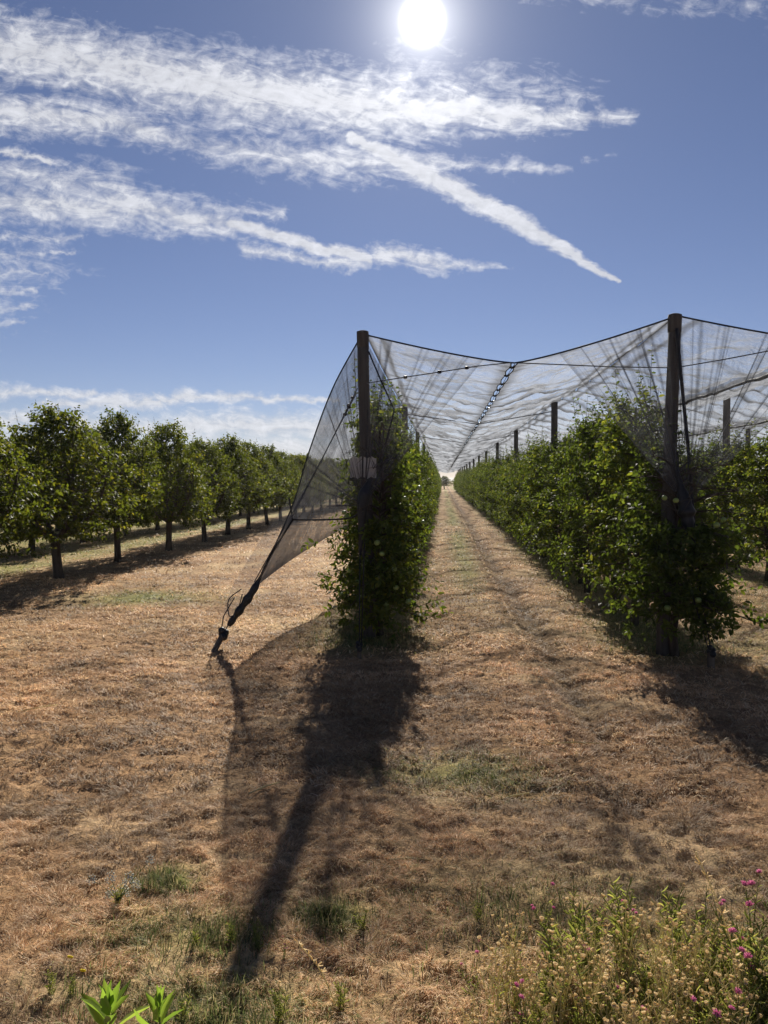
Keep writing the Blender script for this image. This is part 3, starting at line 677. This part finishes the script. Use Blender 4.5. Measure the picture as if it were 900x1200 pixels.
# ------------------------------------------------------------------ foreground weeds
def flower_mesh(kind, seed):
    rng = random.Random(seed); mb = MB()
    if kind == 'thistle':
        for j in range(26):
            a = rng.random()*6.28; e = rng.uniform(.35, 1.5); d = Vector((math.cos(a)*math.cos(e), math.sin(a)*math.cos(e), math.sin(e)))*1.25
            mb.tube([Vector((0, 0, .004)), d*.007+Vector((0, 0, .004)), d*.014+Vector((0, 0, .003))], [.0012, .0022, .0006], 3)
        return mb.mesh('flower', M_pink)
    if kind == 'seed':
        mb.ball((0, 0, .002), .0042, 8, 5, 0, (1, 1, 1.2))
        for j in range(12):
            a = j*.523; mb.tube([Vector((0, 0, 0)), Vector((math.cos(a)*.005, math.sin(a)*.005, .007)), Vector((math.cos(a)*.007, math.sin(a)*.007, .010))], [.0015, .002, .0005], 3)
        return mb.mesh('seed_head', M_seed)
    if kind == 'yellow':
        for j in range(9):
            a = j*.7; mb.tube([Vector((0, 0, 0)), Vector((math.cos(a)*.006, math.sin(a)*.006, .002)), Vector((math.cos(a)*.011, math.sin(a)*.011, .002))], [.002, .003, .001], 4)
        return mb.mesh('flower', M_yel)
    for j in range(34):
        a = rng.random()*6.28; r = .03*rng.random()**.6; mb.ball((math.cos(a)*r, math.sin(a)*r, -r*r*4+rng.uniform(0, .003)), .0036, 6, 4, 0, (1, 1, .6))
    return mb.mesh('umbel', M_cream)
fl_me = {'thistle': flower_mesh('thistle', 1), 'seed': flower_mesh('seed', 2), 'yellow': flower_mesh('yellow', 3), 'umbel': flower_mesh('umbel', 4)}
fname = {'thistle': 'flower', 'seed': 'seed_head', 'yellow': 'flower', 'umbel': 'umbel'}
def weed(seed, kind, H, nbr, leafn, leafsz, lw, stem_mat, nfl):
    rng = np.random.RandomState(seed); st_ = MB(); lf = MB(); tips = []
    P, D, S = [], [], []
    for s in range(nbr):
        az = rng.rand()*6.28; sp = .05+.22*rng.rand(); h = H*(.65+.4*rng.rand())
        b = np.array([rng.randn()*.015, rng.randn()*.015, 0]); e = np.array([math.cos(az)*sp*H*1.3, math.sin(az)*sp*H*1.3, h]); mdl = b*.5+e*.5+np.array([-math.cos(az), -math.sin(az), 0])*.03
        tt = np.linspace(0, 1, 7)[:, None]; c = b*(1-tt)**2+2*mdl*tt*(1-tt)+e*tt**2
        st_.tube(c, np.linspace(.0024, .0011, 7), 5, 0, False); tips.append(c[-1])
        for k in range(4):
            u = .35+.6*rng.rand(); p = b*(1-u)**2+2*mdl*u*(1-u)+e*u*u; d = unit(np.array([rng.randn()*.6, rng.randn()*.6, 1])); l = H*(.12+.16*rng.rand())
            st_.tube([p, p+d*l*.5+np.array([0, 0, .004]), p+d*l], [.0012, .001, .0008], 4, 0, False); tips.append(p+d*l)
        for k in range(leafn):
            u = rng.rand()*.9; p = b*(1-u)**2+2*mdl*u*(1-u)+e*u*u; a = rng.rand()*6.28
            P.append(p); D.append([math.cos(a), math.sin(a), .5+rng.rand()*.6]); S.append(leafsz*(.6+.7*rng.rand())*(1.2-u*.6))
    if P: leaves(lf, np.array(P), np.array(D), np.array(S), rng, None, lw)
    rng.shuffle(tips)
    return st_.mesh('stem', stem_mat), (lf.mesh('leaves', M_weed, False) if P else None), kind, tips[:nfl], [0]
def put_weed(w, x, y, rz, s, name, lab, cat, grp):
    o = empty(name, (x, y, float(gz(x, y))-.005), rz); o.scale = (s, s, s); tag(o, lab, cat, grp)
    link('stem', w[0], o)
    if w[1]: link('leaves', w[1], o)
    for i, tp in enumerate(w[3]):
        f = link(fname[w[2]], fl_me[w[2]], o); f.location = tuple(tp); f.rotation_euler = (rr.uniform(-.5, .5), rr.uniform(-.5, .5), rr.uniform(0, 6)); k = rr.uniform(.8, 1.25); f.scale = (k, k, k)
    return o
W_dry = [weed(400+i, 'seed', .34, 5, 5, .035, .35, M_straw, 14) for i in range(4)]
W_th = [weed(420+i, 'thistle', .36, 4, 12, .05, .28, M_weed, 4) for i in range(4)]
W_gr = [weed(440+i, 'seed', .30, 6, 16, .055, .30, M_weed, 3) for i in range(4)]
r2 = random.Random(21)
for i in range(115):
    y = r2.uniform(1.75, 2.75); x = r2.uniform(-.26+(y-1.75)*.6, .46*y)+r2.uniform(-.1, .1); put_weed(W_dry[i % 4], x, y, r2.uniform(0, 6), r2.uniform(.6, 1.0), 'dry_weed', 'straw coloured weed with small dry seed heads in the lower right corner', 'weed', 'dry seeding weeds in the lower right')
for i in range(60):
    y = r2.uniform(1.8, 3.0); x = r2.uniform(-.12+(y-1.8)*.5, .48*y); put_weed(W_gr[i % 4], x, y, r2.uniform(0, 6), r2.uniform(.55, 1.05), 'green_weed', 'leafy green weed among the dry grass in the lower right corner', 'weed', 'leafy green weeds in the lower right')
th = [(613, 1150, 2.3), (640, 1040, 2.9), (700, 1090, 2.6), (556, 1100, 2.6), (850, 1060, 2.7), (885, 1010, 2.9), (790, 1185, 2.2), (835, 1170, 2.2), (865, 1120, 2.4), (735, 1150, 2.35), (537, 1190, 2.1), (740, 1060, 2.9), (895, 1080, 2.5)]
for i, (px, py, Y_) in enumerate(th):
    p = at(px, py, Y_); put_weed(W_th[i % 4], p.x, p.y, r2.uniform(0, 6), max(.5, p.z/.36), 'pink_thistle', 'pink flowered thistle-like weed in the lower right corner', 'thistle', 'pink flowered weeds in the lower right')
p = at(333, 1092, 2.75); o = put_weed(W_th[1], p.x, p.y, 1, p.z/.36, 'pink_thistle', 'small pink flowered weed beside the dark post shadow at the bottom', 'thistle', None)
p = at(328, 1180, 2.4); put_weed(W_gr[0], p.x, p.y, 2, .5, 'green_weed', 'leafy green weed under the small pink flower beside the post shadow', 'weed', None)
for i, (px, py, s) in enumerate(((137, 1040, .35), (270, 1085, .4), (300, 1090, .45), (425, 1068, .42), (230, 1088, .35), (60, 1150, .35), (85, 1150, .3), (560, 1060, .4), (400, 1160, .4), (215, 1180, .4))):
    p = gd(px, py+15); put_weed(W_gr[i % 4], p.x, p.y, i, s, 'green_tuft', 'low green tuft growing in the brown stubble', 'weed', 'low green tufts in the brown stubble')
# white umbels
st_ = MB(); o = empty('white_wildflower', tuple(gd(138, 1058))); tag(o, 'clump of white umbel flowers in the brown stubble on the left', 'wildflower')
for px, py in ((131, 1045), (143, 1043), (152, 1030), (147, 1046), (160, 1037), (127, 1050), (108, 1031), (176, 1008), (130, 1028)):
    p = at(px, py, gd(138, 1050).y); b = Vector(gd(138, 1056)); st_.tube([b, (b+p)/2+Vector((0, 0, .01)), p], [.002, .0015, .001], 4, 0, False)
    f = link('umbel', fl_me['umbel'], o); f.location = p-o.location; f.rotation_euler = (.75, .1, 0); k = random.Random(px).uniform(.7, 1.0); f.scale = (k, k, k)
addpart(st_, 'stem', M_weed, o)
for px, py, lb in ((82, 1122, 'upper of two tiny yellow flowers at the lower left'), (97, 1138, 'lower of two tiny yellow flowers at the lower left')):
    g0 = gd(px, py+28); p = at(px, py, g0.y); o = empty('yellow_flower', tuple(g0)); tag(o, lb, 'wildflower')
    st_ = MB(); st_.tube([g0, p], [.0015, .001], 4); addpart(st_, 'stem', M_weed, o)
    f = link('flower', fl_me['yellow'], o); f.location = p-o.location; f.rotation_euler = (-.9, 0, 0)
# bent pale stalks
for px0, py0, px1, py1, Y_, lb in ((868, 1150, 815, 998, 2.45, 'pale dry stalk leaning left near the right edge'), (395, 1180, 350, 1105, 2.5, 'pale dry stalk lying by the post shadow at the bottom'), (690, 1200, 712, 1085, 2.3, 'fluffy pale dead stalk in the weeds at the lower right')):
    a = at(px0, py0, Y_); b = at(px1, py1, Y_); st_ = MB(); o = empty('dry_stalk', (a.x, a.y, 0)); tag(o, lb, 'stalk')
    mid = (a+b)/2+Vector((.012, 0, .01)); g0 = Vector((a.x+.01, a.y, 0)); c = catmull([g0, a, mid, b], 5); st_.tube(c, np.linspace(.003, .0015, len(c)), 5); addpart(st_, 'stem', M_straw, o)
    hd = MB(); rng = random.Random(px0)
    for j in range(40):
        q = Vector(c[rng.randrange(6, len(c))]); hd.tube([q, q+Vector((rng.uniform(-.02, .02), rng.uniform(-.01, .01), rng.uniform(-.005, .02)))], [.0012, .0022], 3)
    addpart(hd, 'husks', M_seed, o)
# tall green stems at the right edge
for i, (px, py, Y_) in enumerate(((878, 1005, 2.6), (893, 1030, 2.5), (868, 1075, 2.4))):
    p = at(px, py, Y_); put_weed(W_gr[(i+1) % 4], p.x, p.y, i*2, p.z/.30*.72, 'tall_weed', 'tall green stemmed weed at the right edge of the picture', 'weed', 'tall weeds at the right edge')
# two bright green leafy shoots close to the camera
def shoot(px, py, Y_, s, rz, lab):
    p = at(px, py, Y_); rng = np.random.RandomState(int(px)); o = empty('leafy_shoot', (p.x, p.y, 0), 0); tag(o, lab, 'shoot')
    st_ = MB(); st_.tube([(0, 0, 0), (.01, .01, p.z*.5), (0, 0, p.z)], [.004, .003, .002], 6); st_.build('stem', M_weed, o)
    lf = MB(); Pp, Dd, Ss = [], [], []
    for k in range(12):
        a = rz+k*2.4; el = .55+.08*k; Pp.append((0, 0, p.z-.05*s+.006*k)); Dd.append((math.cos(a)*math.cos(el), math.sin(a)*math.cos(el)*.7, math.sin(el)+.15)); Ss.append(.115*s*(1-.045*k))
    Pp = np.array(Pp); Dd = unit(np.array(Dd)); leaves(lf, Pp, Dd, np.array(Ss), rng, rng.rand(12), .52, .3)
    lf.build('leaves', M_shoot, o, True)
shoot(128, 1188, 1.62, 1.0, .3, 'bright green leafy shoot at the bottom left, the larger of two')
shoot(187, 1192, 1.60, .75, 1.4, 'small bright green leafy shoot right of the larger one at the bottom left')
# fallen sticks on the ground
for i, (px, py, l, a) in enumerate(((310, 925, .22, .9), (480, 1000, .2, .05), (40, 832, .35, .8), (670, 868, .4, .1), (600, 930, .25, .6))):
    g0 = gd(px, py); mb = MB(); d = Vector((math.cos(a), math.sin(a), 0))*l/2; z = float(gz(g0.x, g0.y))+.012
    c0 = Vector((g0.x, g0.y, z)); mb.tube([c0-d, c0+Vector((.005, .008, .006)), c0+d], [.004, .005, .003], 5)
    o = mb.build('dry_stick', M_straw); tag(o, ('pale stick lying in the post shadow', 'short pale straw stick on the shaded stubble at the bottom centre', 'bleached stick on the sunny stubble at the left edge', 'long thin stick on the brown grass right of the lane centre', 'pale stick beside the green patch in the lane mouth')[i], 'stick')

# ------------------------------------------------------------------ sky, sun
w = bpy.data.worlds.new('World'); sc.world = w; w.use_nodes = True
t = NT(w.node_tree); out = t.n('ShaderNodeOutputWorld')
sky = t.n('ShaderNodeTexSky'); sky.sky_type = 'NISHITA'; sky.sun_disc = False; sky.sun_elevation = sun_el; sky.sun_rotation = sun_az
sky.air_density = 1.0; sky.dust_density = .0; sky.ozone_density = 3.0; sky.altitude = 1500
dirv = t.vm('NORMALIZE', t.n('ShaderNodeTexCoord').outputs['Generated'])
sx = t.n('ShaderNodeSeparateXYZ'); t.put(sx.inputs[0], dirv)
yy = t.m('MAXIMUM', sx.outputs[1], .02)
cb_ = t.n('ShaderNodeCombineXYZ'); t.put(cb_.inputs[0], t.m('DIVIDE', sx.outputs[0], yy)); t.put(cb_.inputs[1], t.m('DIVIDE', sx.outputs[2], yy))
p0 = cb_.outputs[0]
dn = t.vm('SUBTRACT', t.noise(p0, 7, 5, .6, 0, True), (.5, .5, .5)); dn2 = t.vm('SUBTRACT', t.noise(p0, 34, 4, .6, 0, True), (.5, .5, .5))
pd = t.vm('ADD', p0, t.vm('ADD', t.vm('SCALE', dn, scale=.03), t.vm('SCALE', dn2, scale=.028)))
pd = t.vm('MULTIPLY', pd, (1, 1, 0))
pc = t.vm('MULTIPLY', t.vm('ADD', p0, t.vm('ADD', t.vm('SCALE', dn, scale=.007), t.vm('SCALE', dn2, scale=.016))), (1, 1, 0))
def ab(px, py): d = ray(px, py); return (d.x/d.y, d.z/d.y, 0)
S_ = [  # x0,y0,w0, x1,y1,w1, strength
 (-40, 45, 40, 200, 92, 46, 1.0), (200, 92, 46, 430, 122, 42, 1.0), (430, 122, 42, 590, 136, 24, 1.0), (590, 136, 24, 745, 136, 14, .9),
 (-30, 122, 28, 180, 155, 22, .85), (180, 158, 16, 360, 185, 26, .62), (360, 185, 28, 480, 190, 24, .62), (470, 188, 16, 600, 192, 13, .8), (600, 194, 12, 670, 198, 8, .6),
 (412, 160, 9, 500, 205, 15, 1.45), (500, 205, 15, 610, 262, 12, 1.45), (610, 262, 12, 724, 329, 3, 1.4),
 (-20, 166, 7, 62, 190, 5, .9), (-30, 195, 26, 140, 225, 26, .6), (-30, 235, 28, 130, 243, 26, .8), (130, 235, 30, 270, 262, 20, .8), (270, 262, 10, 430, 304, 8, 1.4),
 (150, 240, 26, 330, 250, 8, .45), (285, 292, 9, 420, 310, 9, .7), (440, 298, 12, 520, 310, 13, .8), (520, 312, 10, 600, 313, 7, .7),
 (-20, 282, 7, 95, 277, 4, .5), (-20, 300, 8, 85, 294, 4, .5), (-20, 322, 8, 50, 320, 3, .5), (-20, 345, 8, 38, 341, 3, .5), (-20, 364, 8, 40, 360, 3, .5), (-20, 384, 8, 26, 380, 3, .5),
 (688, 184, 4, 760, 168, 8, .22), (620, -6, 6, 930, 2, 12, .2), (-20, 330, 45, 40, 300, 40, .22), (480, 95, 30, 690, 110, 14, .25),
 (-40, 458, 12, 110, 458, 6, .8), (50, 474, 12, 240, 464, 9, .9), (240, 464, 9, 400, 467, 3, .85), (-40, 490, 14, 220, 500, 18, .9), (200, 498, 18, 420, 500, 24, .9), (-40, 525, 22, 460, 528, 22, .8),
 (560, 515, 12, 780, 500, 16, .6), (760, 500, 16, 960, 470, 20, .7)]
acc = None
for (x0, y0, w0, x1, y1, w1, k) in S_:
    a = Vector(ab(x0, y0)); b = Vector(ab(x1, y1)); d = b-a
    pa = t.vm('SUBTRACT', pc if k > 1.3 else pd, tuple(a))
    tt_ = t.m('MULTIPLY', t.vm('DOT_PRODUCT', pa, tuple(d/d.length_squared), out=1), 1.0, clamp=True)
    off = t.vm('SUBTRACT', pa, t.vm('SCALE', tuple(d), scale=tt_))
    ln = t.vm('LENGTH', off, out=1)
    wd = t.m('MULTIPLY_ADD', tt_, (w1-w0)/F*1.15, w0/F*1.15)
    mk = t.m('MULTIPLY', t.m('SUBTRACT', 1.0, t.m('DIVIDE', ln, wd)), k)
    if (x0, y0) in ((590, 136), (600, 194), (520, 312), (470, 188), (688, 184)): mk = t.m('SUBTRACT', mk, t.m('MULTIPLY', tt_, .42))
    acc = mk if acc is None else t.m('SMOOTH_MAX', acc, mk, .12)
rot = t.n('ShaderNodeVectorRotate', rotation_type='Z_AXIS'); t.put(rot.inputs['Vector'], p0); rot.inputs['Angle'].default_value = .18
fib = t.noise(t.vm('MULTIPLY', rot.outputs[0], (13, 44, 1)), 1.0, 8, .68, 1.3)
puff = t.noise(t.vm('MULTIPLY', p0, (52, 70, 1)), 1.0, 6, .6, .6)
tex = t.m('ADD', t.m('MULTIPLY', t.m('SUBTRACT', fib, .5), 2.1), t.m('MULTIPLY', t.m('SUBTRACT', puff, .5), 1.6))
dens = t.m('ADD', t.m('MULTIPLY', acc, 1.5), t.m('MULTIPLY', tex, t.mr(acc, -.8, .3, .25, 1.25)))
dens = t.mr(dens, -.05, 1.25, 0, 1, False)
dens = t.m('MULTIPLY', t.m('POWER', dens, 1.15), .84)
front = t.mr(sx.outputs[1], .05, .25, 0, 1)
dens = t.m('MULTIPLY', dens, front)
cd_ = t.vm('DOT_PRODUCT', dirv, tuple(sun_dir), out=1); ang = t.m('ARCCOSINE', t.m('MINIMUM', cd_, .999999))
near = t.m('EXPONENT', t.m('MULTIPLY', ang, -7.0))
ccol = t.vm('SCALE', (8.8, 8.9, 9.4), scale=t.m('MULTIPLY_ADD', near, .5, t.mr(tex, -.5, .6, .72, 1.12)))
skc = t.mix(1.0, sky.outputs[0], C4((.83, .70, .755)), 'MULTIPLY')
mixc = t.mix(dens, skc, ccol)
glow = t.m('ADD', t.m('ADD', t.m('MULTIPLY', t.m('EXPONENT', t.m('MULTIPLY', ang, -6.0)), 2.0), t.m('MULTIPLY', t.m('EXPONENT', t.m('MULTIPLY', ang, -38.0)), 20.0)), t.m('MULTIPLY', t.mr(ang, .030, .0, 0, 1, True), 30.0))
mixc = t.vm('ADD', mixc, t.vm('SCALE', (1.0, .97, .92), scale=glow))
bg = t.n('ShaderNodeBackground'); t.put(bg.inputs[0], mixc); bg.inputs[1].default_value = .05
t.put(out.inputs[0], bg.outputs[0])
sd = bpy.data.lights.new('sun', 'SUN'); sd.energy = 5.0; sd.angle = math.radians(.53); sd.color = (1, .93, .82)
so = bpy.data.objects.new('sun', sd); COL.objects.link(so); so.rotation_euler = sun_dir.to_track_quat('Z', 'Y').to_euler()
so.location = (0, 0, 20)

sc.view_settings.view_transform = 'Standard'; sc.view_settings.look = 'None'; sc.view_settings.gamma = 1; sc.view_settings.exposure = 0.8
cy = sc.cycles; cy.max_bounces = 7; cy.diffuse_bounces = 3; cy.glossy_bounces = 2; cy.transmission_bounces = 4; cy.transparent_max_bounces = 24
cy.caustics_reflective = False; cy.caustics_refractive = False; cy.use_denoising = True; cy.sample_clamp_indirect = 6
# thin morning air: one closed box round everything, sky outside it
hb = MB(); hb.box((0, 1720, 2.2), (2650, 1900, 3.6))
m, t, out = new_mat('haze_air'); v = t.n('ShaderNodeVolumePrincipled'); v.inputs['Color'].default_value = (.92, .95, 1, 1)
v.inputs['Density'].default_value = .00022; v.inputs['Anisotropy'].default_value = .4
t.put(out.inputs[1], v.outputs[0]); hz = hb.build('haze', m, None, False); tag(hz, 'thin pale haze in the air over the orchard', 'haze', None, 'stuff')
